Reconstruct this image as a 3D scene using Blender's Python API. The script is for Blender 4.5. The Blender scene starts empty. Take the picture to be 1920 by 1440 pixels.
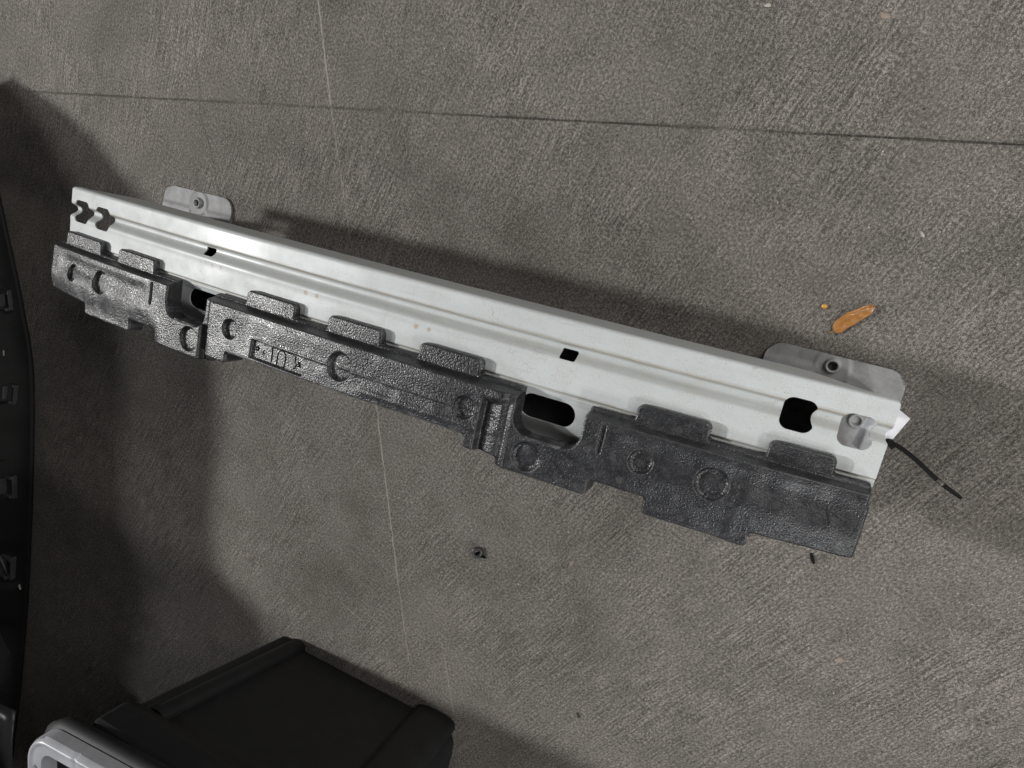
import bpy, bmesh, math, random
import numpy as np
from mathutils import Matrix, Vector
random.seed(7)
rng = np.random.default_rng(7)
sc = bpy.context.scene
COL = sc.collection

# ------------------------------------------------------------------ camera
cam_d = bpy.data.cameras.new('camera')
cam = bpy.data.objects.new('camera', cam_d)
COL.objects.link(cam)
cam_d.sensor_width = 36.0
cam_d.lens = 24.807
cam_d.clip_start = 0.02
cam_d.clip_end = 200.0
cam.matrix_world = Matrix((
    (0.8923914, -0.2745890, 0.3581039, 0.5460788),
    (0.2036591, 0.9532144, 0.2233948, 0.1309717),
    (-0.4026915, -0.1264245, 0.9065629, 1.0413587),
    (0, 0, 0, 1)))
sc.camera = cam

# ------------------------------------------------------------------ light (night, lamps only)
W = bpy.data.worlds.new('World')
sc.world = W
W.use_nodes = True
W.node_tree.nodes['Background'].inputs[0].default_value = (0.80, 0.88, 1.0, 1)
W.node_tree.nodes['Background'].inputs[1].default_value = 0.003

def lamp(name, kind, loc, target, energy, size, color=(1, 1, 1), **kw):
    d = bpy.data.lights.new(name, kind)
    d.energy = energy
    d.color = color
    if kind == 'AREA':
        d.shape = 'DISK'
        d.size = size
    else:
        d.shadow_soft_size = size
    for k, v in kw.items():
        setattr(d, k, v)
    o = bpy.data.objects.new(name, d)
    COL.objects.link(o)
    o.location = loc
    o.rotation_euler = (Vector(target) - Vector(loc)).to_track_quat('-Z', 'Y').to_euler()
    return o

# main lamp far to the left, low; second wide lamp from the near side; weak wide lamp above right
lamp('street_lamp_left', 'SPOT', (-6.40, -0.62, 5.25), (0.1, -0.1, 0.1), 1660, 0.24, (1.0, 0.985, 0.955), spot_size=math.radians(60), spot_blend=0.3)
lamp('pool_lamp_far', 'SPOT', (-1.05, 1.30, 3.0), (-0.86, 0.40, 0.0), 45, 0.10, (1.0, 0.96, 0.90), spot_size=math.radians(12.5), spot_blend=0.45)
lamp('low_lamp_right', 'AREA', (2.3, -0.80, 1.45), (0.5, -0.3, 0.0), 13, 0.25, (1.0, 0.97, 0.93))
lamp('wide_lamp_above', 'AREA', (1.75, 1.2, 1.25), (0.85, 0.2, 0.0), 22, 1.9, (1.0, 0.97, 0.94))
lamp('flood_lamp_near', 'SPOT', (1.6, -1.75, 2.0), (0.80, 0.12, 0.0), 52, 0.22, (0.97, 0.985, 1.0), spot_size=math.radians(54), spot_blend=0.9)
lamp('street_lamp_high', 'SPOT', (-3.15, -0.62, 4.1), (0.1, -0.1, 0.1), 125, 0.28, (0.96, 0.98, 1.0), spot_size=math.radians(70), spot_blend=0.3)

sc.view_settings.view_transform = 'Standard'
sc.view_settings.look = 'None'
sc.view_settings.gamma = 1.0
sc.view_settings.use_curve_mapping = False
sc.view_settings.exposure = 0.32

# ------------------------------------------------------------------ helpers
def link(o, parent=None):
    COL.objects.link(o)
    if parent is not None:
        o.parent = parent
    return o

def mesh_obj(name, verts, faces, mat, parent=None, smooth=True):
    me = bpy.data.meshes.new(name)
    me.from_pydata([tuple(v) for v in verts], [], [tuple(f) for f in faces])
    me.validate()
    if smooth:
        me.polygons.foreach_set('use_smooth', [True] * len(me.polygons))
    me.update()
    o = bpy.data.objects.new(name, me)
    if mat:
        me.materials.append(mat)
    return link(o, parent)

def bm_obj(name, bm, mat, parent=None, smooth=False):
    me = bpy.data.meshes.new(name)
    bmesh.ops.recalc_face_normals(bm, faces=bm.faces[:])
    bm.to_mesh(me)
    bm.free()
    if smooth:
        me.polygons.foreach_set('use_smooth', [True] * len(me.polygons))
    me.materials.append(mat)
    me.update()
    o = bpy.data.objects.new(name, me)
    return link(o, parent)

def thing(name, label, cat, loc=(0, 0, 0), group=None):
    o = bpy.data.objects.new(name, None)
    o.empty_display_size = 0.05
    o.location = loc
    tag(o, label, cat, group)
    return link(o)

def tag(o, label, cat, group=None):
    o['label'] = label
    o['category'] = cat
    o['kind'] = 'thing'
    if group:
        o['group'] = group
    return o

def box_bm(bm, x0, x1, y0, y1, z0, z1, bev=0.0, mtx=None):
    r = bmesh.ops.create_cube(bm, size=1.0)
    vs = r['verts']
    for v in vs:
        v.co = Vector(((x0 + x1) / 2 + v.co.x * (x1 - x0), (y0 + y1) / 2 + v.co.y * (y1 - y0), (z0 + z1) / 2 + v.co.z * (z1 - z0)))
    if bev > 0:
        es = list({e for v in vs for e in v.link_edges})
        rr = bmesh.ops.bevel(bm, geom=es, offset=bev, segments=2, affect='EDGES', profile=0.5)
        vs = list({v for f in rr['faces'] for v in f.verts} | {v for v in vs if v.is_valid})
    if mtx is not None:
        bmesh.ops.transform(bm, matrix=mtx, verts=vs)
    return vs

def tube(pts, rad, n=8, flat=1.0, closed=False, up=(0, 0, 1)):
    """tube along a polyline; flat < 1 squashes it along 'up'"""
    pts = [Vector(p) for p in pts]
    V, F = [], []
    m = len(pts)
    for i, p in enumerate(pts):
        a = pts[(i - 1) % m] if (closed or i > 0) else p
        b = pts[(i + 1) % m] if (closed or i < m - 1) else p
        t = (b - a).normalized()
        s = t.cross(Vector(up))
        if s.length < 1e-6:
            s = t.cross(Vector((0, 1, 0)))
        s.normalize()
        u = s.cross(t).normalized()
        r = rad[i] if hasattr(rad, '__len__') else rad
        for k in range(n):
            an = 2 * math.pi * k / n
            V.append(p + s * (r * math.cos(an)) + u * (r * flat * math.sin(an)))
    for i in range(m if closed else m - 1):
        j = (i + 1) % m
        for k in range(n):
            k2 = (k + 1) % n
            F.append((i * n + k, i * n + k2, j * n + k2, j * n + k))
    if not closed:
        F.append(tuple(range(n))[::-1])
        F.append(tuple((m - 1) * n + k for k in range(n)))
    return V, F

# ---- signed distances on numpy grids (negative inside)
def sd_box(x, y, x0, x1, y0, y1, r=0.0):
    cx, cy, hx, hy = (x0 + x1) / 2, (y0 + y1) / 2, (x1 - x0) / 2 - r, (y1 - y0) / 2 - r
    dx, dy = np.abs(x - cx) - hx, np.abs(y - cy) - hy
    return np.hypot(np.maximum(dx, 0), np.maximum(dy, 0)) + np.minimum(np.maximum(dx, dy), 0) - r

def smin(a, b, k):
    h = np.clip(0.5 + 0.5 * (b - a) / k, 0, 1)
    return b + (a - b) * h - k * h * (1 - h)

def sstep(a, b, x):
    t = np.clip((x - a) / (b - a), 0, 1)
    return t * t * (3 - 2 * t)

def vnoise(x, y, seed=0):
    """smooth value noise on numpy arrays"""
    xi, yi = np.floor(x).astype(np.int64), np.floor(y).astype(np.int64)
    fx, fy = x - xi, y - yi
    fx, fy = fx * fx * (3 - 2 * fx), fy * fy * (3 - 2 * fy)
    def h(a, b):
        n = (a * 374761393 + b * 668265263 + seed * 982451653) & 0x7fffffff
        n = ((n ^ (n >> 13)) * 1274126177) & 0x7fffffff
        return (n & 0xffff) / 65535.0
    return (h(xi, yi) * (1 - fx) + h(xi + 1, yi) * fx) * (1 - fy) + (h(xi, yi + 1) * (1 - fx) + h(xi + 1, yi + 1) * fx) * fy

def sheet(name, x0, x1, y0, y1, h, sdf, zf, zwall, mat, parent):
    """height sheet cut to an outline (vertices pulled onto the outline), with walls down its rims"""
    xs = np.arange(x0, x1 + h, h)
    ys = np.arange(y0, y1 + h, h)
    X, Y = np.meshgrid(xs, ys, indexing='ij')
    for it in range(2):
        sd = sdf(X, Y)
        e = 1e-5
        gx = (sdf(X + e, Y) - sd) / e
        gy = (sdf(X, Y + e) - sd) / e
        g2 = gx * gx + gy * gy + 1e-9
        m = np.abs(sd) < 0.62 * h
        X = np.where(m, X - sd * gx / g2, X)
        Y = np.where(m, Y - sd * gy / g2, Y)
    sd = sdf(X, Y)
    inn = sd < 0.08 * h
    Z = zf(X, Y, np.minimum(sd, 0))
    nx, ny = X.shape
    idx = np.arange(nx * ny).reshape(nx, ny)
    a, b, c, d = idx[:-1, :-1], idx[1:, :-1], idx[1:, 1:], idx[:-1, 1:]
    ia, ib, ic, idd = inn[:-1, :-1], inn[1:, :-1], inn[1:, 1:], inn[:-1, 1:]
    cnt = ia.astype(int) + ib + ic + idd
    q = cnt == 4
    faces = [list(t) for t in np.stack([a[q], b[q], c[q], d[q]], 1)]
    t3 = cnt == 3
    for tri, miss in (((b, c, d), ia), ((a, c, d), ib), ((a, b, d), ic), ((a, b, c), idd)):
        mm = t3 & ~miss
        faces += [list(t) for t in np.stack([tri[0][mm], tri[1][mm], tri[2][mm]], 1)]
    P = np.stack([X.ravel(), Y.ravel(), Z.ravel()], 1)
    cnt_e = {}
    for f in faces:
        n = len(f)
        for i in range(n):
            k = (f[i], f[(i + 1) % n])
            r = (k[1], k[0])
            if r in cnt_e:
                del cnt_e[r]
            else:
                cnt_e[k] = 1
    used = np.zeros(len(P), bool)
    for f in faces:
        used[f] = True
    remap = -np.ones(len(P), int)
    remap[used] = np.arange(used.sum())
    verts = [tuple(v) for v in P[used]]
    faces = [[int(remap[i]) for i in f] for f in faces]
    wt, wb = {}, {}
    for (i, j) in cnt_e:
        for k in (i, j):
            if k not in wt:
                wt[k] = len(verts)
                verts.append(tuple(P[k]))
                wb[k] = len(verts)
                verts.append((P[k][0], P[k][1], zwall(P[k][0], P[k][1], P[k][2])))
        faces.append([wt[j], wt[i], wb[i], wb[j]])
    return mesh_obj(name, verts, faces, mat, parent)

def revolve(profile, n=24):
    V, F = [], []
    m = len(profile)
    for k in range(n):
        a = 2 * math.pi * k / n
        for r, z in profile:
            V.append((r * math.cos(a), r * math.sin(a), z))
    for k in range(n):
        k2 = (k + 1) % n
        for i in range(m - 1):
            F.append((k * m + i, k2 * m + i, k2 * m + i + 1, k * m + i + 1))
    return V, F

# ------------------------------------------------------------------ materials
class NT:
    def __init__(s, name):
        s.m = bpy.data.materials.new(name)
        s.m.use_nodes = True
        s.t = s.m.node_tree
        s.b = s.t.nodes['Principled BSDF']
    def n(s, ty, **kw):
        o = s.t.nodes.new(ty)
        for k, v in kw.items():
            if k.startswith('i_'):
                key = k[2:]
                o.inputs[int(key) if key.isdigit() else key].default_value = v
            else:
                setattr(o, k, v)
        return o
    def l(s, a, ai, b, bi):
        s.t.links.new(a.outputs[ai], b.inputs[bi])
    def val(s, x, node, inp):
        """plug a number or an (node, out) pair"""
        if isinstance(x, tuple):
            s.t.links.new(x[0].outputs[x[1]], node.inputs[inp])
        else:
            node.inputs[inp].default_value = x
    def math(s, op, a, b=0.0, c=0.0, clamp=False):
        o = s.n('ShaderNodeMath', operation=op, use_clamp=clamp)
        for i, x in enumerate((a, b, c)):
            s.val(x, o, i)
        return (o, 0)
    def ramp(s, a, stops, interp='LINEAR'):
        o = s.n('ShaderNodeValToRGB')
        o.color_ramp.interpolation = interp
        el = o.color_ramp.elements
        while len(el) > 1:
            el.remove(el[-1])
        el[0].position = stops[0][0]
        el[0].color = (*stops[0][1], 1) if hasattr(stops[0][1], '__len__') else (stops[0][1],) * 3 + (1,)
        for p, c in stops[1:]:
            x = el.new(p)
            x.color = (*c, 1) if hasattr(c, '__len__') else (c,) * 3 + (1,)
        s.val(a, o, 0)
        return (o, 0)
    def mix(s, f, a, b, mode='MIX'):
        o = s.n('ShaderNodeMix', data_type='RGBA', blend_type=mode)
        s.val(f, o, 0)
        for i, x in ((6, a), (7, b)):
            if isinstance(x, tuple) and len(x) == 2:
                s.t.links.new(x[0].outputs[x[1]], o.inputs[i])
            else:
                o.inputs[i].default_value = (*x, 1)
        return (o, 2)
    def noise(s, vec, scale, detail=3.0, rough=0.5, out=0, dist=0.0):
        o = s.n('ShaderNodeTexNoise')
        o.inputs['Scale'].default_value = scale
        o.inputs['Detail'].default_value = detail
        o.inputs['Roughness'].default_value = rough
        o.inputs['Distortion'].default_value = dist
        if vec:
            s.t.links.new(vec[0].outputs[vec[1]], o.inputs['Vector'])
        return (o, out)
    def voro(s, vec, scale, feature='F1', out=0, rnd=1.0):
        o = s.n('ShaderNodeTexVoronoi', feature=feature)
        o.inputs['Scale'].default_value = scale
        o.inputs['Randomness'].default_value = rnd
        s.t.links.new(vec[0].outputs[vec[1]], o.inputs['Vector'])
        return (o, out)
    def coord(s):
        return (s.n('ShaderNodeTexCoord'), 3)
    def xyz(s, vec):
        o = s.n('ShaderNodeSeparateXYZ')
        s.t.links.new(vec[0].outputs[vec[1]], o.inputs[0])
        return (o, 0), (o, 1), (o, 2)
    def comb(s, x, y, z=0.0):
        o = s.n('ShaderNodeCombineXYZ')
        for i, v in enumerate((x, y, z)):
            s.val(v, o, i)
        return (o, 0)
    def bump(s, height, strength, dist, prev=None):
        o = s.n('ShaderNodeBump')
        o.inputs['Strength'].default_value = strength
        o.inputs['Distance'].default_value = dist
        s.val(height, o, 'Height')
        if prev:
            s.t.links.new(prev[0].outputs[prev[1]], o.inputs['Normal'])
        return (o, 0)
    def set(s, inp, x):
        if isinstance(x, tuple) and len(x) == 2:
            s.t.links.new(x[0].outputs[x[1]], s.b.inputs[inp])
        elif hasattr(x, '__len__'):
            s.b.inputs[inp].default_value = (*x, 1)
        else:
            s.b.inputs[inp].default_value = x

def simple(name, col, rough, metallic=0.0, var=0.25, nscale=60.0, bump=0.0, bscale=300.0, spec=0.5):
    k = NT(name)
    co = k.coord()
    nz = k.noise(co, nscale, 4.0, 0.6)
    c = k.ramp(nz, [(0.3, [v * (1 - var) for v in col]), (0.7, [min(1, v * (1 + var)) for v in col])])
    k.set('Base Color', c)
    k.set('Roughness', rough)
    k.set('Metallic', metallic)
    k.set('Specular IOR Level', spec)
    if bump:
        k.set('Normal', k.bump(k.noise(co, bscale, 3.0, 0.6), bump, 0.001))
    return k.m

def seg_dist(k, x, y, x0, y0, x1, y1):
    """distance from (x, y) to a segment, in nodes"""
    dx, dy = x1 - x0, y1 - y0
    L2 = dx * dx + dy * dy
    px, py = k.math('SUBTRACT', x, x0), k.math('SUBTRACT', y, y0)
    t = k.math('ADD', k.math('MULTIPLY', px, dx / L2), k.math('MULTIPLY', py, dy / L2), clamp=True)
    ex = k.math('SUBTRACT', px, k.math('MULTIPLY', t, dx))
    ey = k.math('SUBTRACT', py, k.math('MULTIPLY', t, dy))
    return k.math('SQRT', k.math('ADD', k.math('MULTIPLY', ex, ex), k.math('MULTIPLY', ey, ey)))

def concrete():
    k = NT('broomed_concrete')
    co = k.coord()
    x, y, z = k.xyz(co)
    M, A = (lambda a, b: k.math('MULTIPLY', a, b)), (lambda a, b: k.math('ADD', a, b))
    # broom strokes follow a slightly fanned direction
    u = A(A(M(x, 0.934), M(y, -0.358)), A(M(M(x, y), -0.187), M(M(y, y), 0.202)))
    v = A(M(x, 0.358), M(y, 0.934))
    wob = k.noise(co, 9.0, 2.0, 0.5)
    u = A(u, M(wob, 0.010))
    s1 = k.noise(k.comb(M(u, 290.0), M(v, 20.0)), 1.0, 2.0, 0.6)
    s2 = k.noise(k.comb(M(u, 330.0), M(v, 210.0)), 1.0, 5.0, 0.85)
    grain = k.noise(co, 900.0, 2.0, 0.7)
    # patches where the strokes are strong or trowelled smooth
    band = k.noise(co, 4.5, 4.0, 0.62)
    worn = k.ramp(band, [(0.38, 0.18), (0.60, 1.0)])
    pore = k.voro(co, 60.0)
    pitm = k.ramp(A(pore, M(band, 0.14)), [(0.10, 0.0), (0.16, 1.0)])
    hgt = A(M(M(s1, worn), 1.05), A(M(M(s2, k.ramp(band, [(0.36, 0.75), (0.60, 1.0)])), 1.6), M(grain, 0.6)))
    hgt = A(hgt, M(pitm, 0.55))
    big = k.noise(co, 60.0, 5.0, 0.65)
    b1 = k.bump(big, 0.5, 0.005)
    b2 = k.bump(hgt, 1.0, 0.0013, b1)
    k.set('Normal', b2)
    # colour: paste against darker pits, big soft stains
    t = A(M(s2, 0.60), A(M(A(M(k.math('SUBTRACT', s1, 0.5), worn), 0.5), 0.20), M(grain, 0.42)))
    base = k.ramp(t, [(0.525, (0.044, 0.0400, 0.0358)), (0.610, (0.149, 0.1370, 0.1235)), (0.695, (0.45, 0.414, 0.375))])
    base = k.mix(k.ramp(band, [(0.36, 0.30), (0.58, 0.0)]), base, (0.147, 0.135, 0.1215))
    base = k.mix(k.math('SUBTRACT', 1.0, pitm), base, (0.035, 0.031, 0.027))
    st = k.noise(co, 3.2, 5.0, 0.55, dist=0.6)
    stain = k.ramp(st, [(0.30, (0.74, 0.75, 0.735)), (0.50, (1.0, 1.0, 1.0)), (0.70, (1.04, 1.035, 1.025))])
    c = k.mix(1.0, base, stain, 'MULTIPLY')
    st2 = k.noise(co, 13.0, 4.0, 0.6)
    c = k.mix(1.0, c, k.ramp(st2, [(0.33, (0.83, 0.835, 0.82)), (0.55, (1.0, 1.0, 1.0))]), 'MULTIPLY')
    # dirt caught along the sawn joint
    jd = k.math('ABSOLUTE', k.math('SUBTRACT', y, A(M(x, 0.0873), 0.2768)))
    jd = A(jd, M(k.math('SUBTRACT', big, 0.5), 0.005))
    c = k.mix(M(k.ramp(k.math('DIVIDE', jd, 0.0045), [(0.20, 1.0), (1.0, 0.0)]), k.ramp(k.noise(k.comb(M(x, 5.0), 3.0), 1.0, 4.0, 0.65), [(0.40, 0.04), (0.64, 0.50)])), c, (0.036, 0.032, 0.028))
    ww = k.noise(co, 60.0, 2.0, 0.5)
    wx = A(x, M(k.math('SUBTRACT', ww, 0.5), 0.006))
    brk = ww
    # chalky hairline scratches
    for (ax, ay, bx, by, w, s) in ((-0.36, 0.419, -0.304, 0.256, 0.0022, 0.8), (-0.304, 0.256, -0.214, 0.02, 0.0016, 0.5),
                                   (-0.112, -0.237, -0.007, -0.535, 0.0019, 0.75), (-0.007, -0.535, 0.05, -0.69, 0.0016, 0.55), (0.05, -0.69, 0.078, -0.78, 0.0011, 0.25),
                                   (0.115, -0.64, 0.158, -0.748, 0.0013, 0.45), (-0.115, -0.637, -0.062, -0.654, 0.0012, 0.4)):
        d = seg_dist(k, wx, y, ax, ay, bx, by)
        dn = k.math('DIVIDE', d, w)
        f = M(k.ramp(dn, [(0.35, 1.0), (1.0, 0.0)]), k.ramp(brk, [(0.30, s * 0.45), (0.55, s)]))
        c = k.mix(f, c, (0.40, 0.36, 0.31))
    # faint dark hairline, upper left
    for (ax, ay, bx, by) in ((-0.66, 0.40, -0.60, 0.20), (-0.60, 0.20, -0.53, 0.06)):
        d = seg_dist(k, A(x, M(k.math('SUBTRACT', wob, 0.5), 0.03)), y, ax, ay, bx, by)
        f = k.ramp(k.math('DIVIDE', d, 0.0016), [(0.4, 0.35), (1.0, 0.0)])
        c = k.mix(f, c, (0.025, 0.022, 0.02))
    k.set('Base Color', c)
    k.set('Roughness', k.ramp(s2, [(0.3, 0.75), (0.7, 0.9)]))
    k.set('Specular IOR Level', 0.35)
    return k.m

def white_paint():
    k = NT('white_paint')
    co = k.coord()
    x, y, z = k.xyz(co)
    M, A, S = (lambda a, b: k.math('MULTIPLY', a, b)), (lambda a, b: k.math('ADD', a, b)), (lambda a, b: k.math('SUBTRACT', a, b))
    n1 = k.noise(k.comb(M(x, 6.0), M(y, 40.0), M(z, 6.0)), 1.0, 4.0, 0.6)
    n2 = k.noise(co, 700.0, 2.0, 0.6)
    n3 = k.noise(co, 38.0, 5.0, 0.65)
    c = k.ramp(n1, [(0.3, (0.475, 0.51, 0.52)), (0.6, (0.53, 0.565, 0.575))])
    # dust film with fine grain, heavier in patches
    dust = M(k.ramp(n3, [(0.34, 0.08), (0.68, 0.60)]), k.ramp(n2, [(0.44, 0.12), (0.58, 1.0)]))
    c = k.mix(dust, c, (0.40, 0.385, 0.35))
    # rusty dirt that has crept out of the two creases
    for yy, w, s in ((0.0022, 0.0042, 0.85), (-0.0588, 0.0028, 0.9), (-0.012, 0.010, 0.30)):
        wob = k.noise(k.comb(M(x, 30.0), 0.0), 1.0, 3.0, 0.6)
        d = k.math('ABSOLUTE', S(A(y, M(S(wob, 0.5), 0.003)), yy))
        f = M(k.ramp(k.math('DIVIDE', d, w), [(0.10, 1.0), (1.0, 0.0)]), k.ramp(k.noise(k.comb(M(x, 9.0), M(y, 300.0)), 1.0, 5.0, 0.7), [(0.30, s * 0.15), (0.65, s)]))
        c = k.mix(f, c, (0.24, 0.19, 0.12))
    # pairs of small brown spots
    for (sx, sy, r) in ((-0.0962, -0.0258, 0.0040), (-0.0763, -0.0256, 0.0038), (0.0863, -0.0278, 0.0038), (0.1055, -0.0272, 0.0034), (-0.2794, -0.0271, 0.0030), (-0.2613, -0.0264, 0.0030)):
        dx, dy = S(x, sx), S(y, sy)
        d = k.math('SQRT', A(M(dx, dx), M(dy, dy)))
        d = A(d, M(S(k.noise(co, 260.0, 2.0), 0.5), 0.0022))
        f = k.ramp(k.math('DIVIDE', d, r), [(0.75, 0.72), (1.0, 0.0)])
        c = k.mix(f, c, (0.36, 0.27, 0.17))
    scf = k.ramp(k.noise(k.comb(M(x, 26.0), M(y, 150.0), M(z, 26.0)), 1.0, 5.0, 0.75), [(0.60, 0.0), (0.70, 0.38)])
    c = k.mix(scf, c, (0.33, 0.325, 0.31))
    # hairline cracks of the paint near the ends
    wv = k.noise(co, 45.0, 3.0, 0.6, out=1)
    va = k.n('ShaderNodeVectorMath', operation='MULTIPLY_ADD')
    k.l(wv[0], 1, va, 0)
    va.inputs[1].default_value = (0.02, 0.02, 0.02)
    k.l(co[0], 3, va, 2)
    e = k.voro((va, 0), 62.0, 'DISTANCE_TO_EDGE')
    msk = M(k.ramp(k.noise(co, 22.0, 3.0, 0.6), [(0.60, 0.0), (0.70, 0.6)]), k.ramp(e, [(0.006, 1.0), (0.018, 0.0)]))
    c = k.mix(msk, c, (0.22, 0.20, 0.17))
    # specks
    sp = k.voro(co, 120.0)
    c = k.mix(k.ramp(sp, [(0.045, 0.75), (0.065, 0.0)]), c, (0.12, 0.09, 0.06))
    k.set('Base Color', c)
    k.set('Roughness', k.ramp(n3, [(0.25, 0.44), (0.75, 0.56)]))
    k.set('Coat Weight', 0.07)
    k.set('Coat Roughness', 0.17)
    k.set('Normal', k.bump(A(M(n2, 0.5), k.noise(co, 180.0, 2.0)), 0.12, 0.0006))
    return k.m

def foam_mat():
    k = NT('black_bead_foam')
    co = k.coord()
    x, y, z = k.xyz(co)
    M, A, S = (lambda a, b: k.math('MULTIPLY', a, b)), (lambda a, b: k.math('ADD', a, b)), (lambda a, b: k.math('SUBTRACT', a, b))
    f1 = k.voro(co, 460.0, 'F1')
    ed = k.voro(co, 460.0, 'DISTANCE_TO_EDGE')
    cellc = k.voro(co, 460.0, 'F1', out=1)
    fine = k.noise(co, 1500.0, 2.0, 0.6)
    n = k.noise(co, 26.0, 5.0, 0.6)
    base = k.ramp(n, [(0.3, (0.015, 0.0155, 0.0175)), (0.7, (0.026, 0.027, 0.030))])
    # bead seams carry grey dust
    seam = M(k.ramp(ed, [(0.03, 1.0), (0.12, 0.0)]), k.ramp(k.noise(co, 60.0, 4.0, 0.7), [(0.42, 0.0), (0.68, 0.55)]))
    c = k.mix(seam, base, (0.13, 0.13, 0.135))
    # scuffs
    sc_ = k.ramp(k.noise(k.comb(M(x, 18.0), M(y, 55.0), M(z, 40.0)), 1.0, 5.0, 0.7), [(0.60, 0.0), (0.76, 0.30)])
    c = k.mix(sc_, c, (0.16, 0.16, 0.165))
    # steam vent prints: small discs of pale dots on a staggered grid
    gx, gy = 0.030, 0.024
    row = k.math('FLOOR', k.math('DIVIDE', y, gy))
    xx = A(x, A(M(row, 0.0135), M(S(k.noise(k.comb(M(x, 7.0), M(y, 9.0)), 1.0), 0.5), 0.03)))
    dx = S(k.math('FRACT', k.math('DIVIDE', xx, gx)), 0.5)
    dy = S(k.math('FRACT', k.math('DIVIDE', y, gy)), 0.5)
    dx, dy = M(dx, gx), M(dy, gy)
    d = k.math('SQRT', A(M(dx, dx), M(dy, dy)))
    disc = k.ramp(k.math('DIVIDE', d, 0.0048), [(0.85, 1.0), (1.0, 0.0)])
    dots = k.ramp(k.voro(k.comb(M(x, 1.0), M(y, 1.0)), 800.0, 'F1', rnd=0.25), [(0.26, 1.0), (0.42, 0.0)])
    vis = k.ramp(k.noise(co, 40.0, 2.0), [(0.40, 0.0), (0.62, 0.30)])
    vent = M(M(disc, dots), vis)
    c = k.mix(vent, c, (0.26, 0.26, 0.27))
    geo = k.n('ShaderNodeNewGeometry')
    wear = M(k.ramp((geo, 7), [(0.525, 0.0), (0.60, 0.55)]), k.ramp(k.noise(co, 70.0, 4.0, 0.7), [(0.38, 0.15), (0.62, 1.0)]))
    c = k.mix(wear, c, (0.22, 0.22, 0.225))
    k.set('Base Color', c)
    sepc = k.n('ShaderNodeSeparateColor')
    k.l(cellc[0], 1, sepc, 0)
    k.set('Roughness', k.ramp((sepc, 0), [(0.0, 0.24), (1.0, 0.46)]))
    k.set('Specular IOR Level', 0.5)
    dome = M(k.math('POWER', f1, 2.0), -1.0)
    rel = k.ramp(k.noise(co, 16.0, 4.0, 0.65), [(0.36, 0.50), (0.60, 1.0)])
    hgt = A(M(dome, rel), M(fine, 0.03))
    k.set('Normal', k.bump(hgt, 0.85, 0.00062))
    return k.m

def zinc():
    k = NT('dull_zinc_steel')
    co = k.coord()
    n = k.noise(co, 26.0, 5.0, 0.6)
    n2 = k.noise(co, 300.0, 3.0, 0.6)
    c = k.ramp(n, [(0.30, (0.24, 0.24, 0.24)), (0.52, (0.36, 0.365, 0.37)), (0.72, (0.47, 0.475, 0.48))])
    c = k.mix(k.ramp(n2, [(0.5, 0.0), (0.75, 0.35)]), c, (0.20, 0.19, 0.18))
    k.set('Base Color', c)
    k.set('Metallic', 0.2)
    k.set('Roughness', k.ramp(n, [(0.3, 0.50), (0.7, 0.66)]))
    k.set('Normal', k.bump(n2, 0.15, 0.0006))
    return k.m

M_FLOOR = concrete()
M_WHITE = white_paint()
M_FOAM = foam_mat()
M_ZINC = zinc()
M_ZINC_SHADED = simple('shaded_zinc_steel', (0.20, 0.20, 0.205), 0.6, 0.1, 0.3, 40, 0.15, 300)  # shade put into the zinc colour: dims the left plate; crash boxes share it
M_PLATEDARK = simple('dark_bare_steel', (0.09, 0.09, 0.09), 0.5, 0.6)
M_BLACK = simple('black_plastic', (0.010, 0.0102, 0.0115), 0.62, 0, 0.3, 40, 0.25, 900)
M_BUMPER = simple('black_bumper_plastic', (0.004, 0.004, 0.0045), 0.7, 0, 0.3, 30, 0.2, 700)
M_GLOSS = simple('glossy_black_plastic', (0.05, 0.05, 0.052), 0.3, 0, 0.2, 20)
M_SILVER = simple('silver_grey_plastic', (0.42, 0.43, 0.46), 0.36, 0.0, 0.12, 30, 0.1, 500)
M_TIE = simple('black_nylon', (0.004, 0.004, 0.004), 0.7, 0, 0.2, spec=0.2)
M_PAPER = simple('white_card', (0.70, 0.71, 0.75), 0.7, 0, 0.05, 20)
M_DIRT = simple('packed_grey_dirt', (0.05, 0.046, 0.04), 0.9, 0, 0.5, 300, 0.5, 600)

# ------------------------------------------------------------------ ground: one slab sheet with a sawn joint
JS = 0.0873                       # joint direction
JC = 0.2768                       # y at x = 0
def jy(x):
    return JC + JS * x
def build_ground():
    V, F = [], []
    xs = np.linspace(-7, 7, 561)
    prof_n = 8
    for x in xs:
        wn = 0.0012 * (vnoise(np.array([x * 90.0]), np.array([0.5]), 3)[0] - 0.5) if abs(x) < 2 else 0
        wu = 0.0012 * (vnoise(np.array([x * 120.0]), np.array([7.5]), 5)[0] - 0.5) if abs(x) < 2 else 0
        yj = jy(x)
        dp = 0.0008 + 0.0028 * float(sstep(0.25, 0.75, vnoise(np.array([x * 6.0 + 20]), np.array([2.5]), 9)[0])) if abs(x) < 2 else 0.003
        hw = 0.0011
        for (yy, zz) in ((-7.0, 0), (yj - hw * 1.9 + wn, 0), (yj - hw * 0.7 + wn, -dp * 0.8), (yj + wn * .5, -dp), (yj + hw * 0.6 + wu, -dp * 0.9), (yj + hw + wu, 0), (7.0, 0)):
            V.append((x, yy, zz))
    p = 7
    for i in range(len(xs) - 1):
        for j in range(p - 1):
            F.append((i * p + j, (i + 1) * p + j, (i + 1) * p + j + 1, i * p + j + 1))
    o = mesh_obj('ground', V, F, M_FLOOR, smooth=False)
    o['kind'] = 'structure'
build_ground()

# ------------------------------------------------------------------ bumper beam (front face up)
H0, BOW, LH = 0.2525, 0.0470, 0.65
def hz(x):
    return H0 - BOW * (x / LH) ** 2

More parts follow.
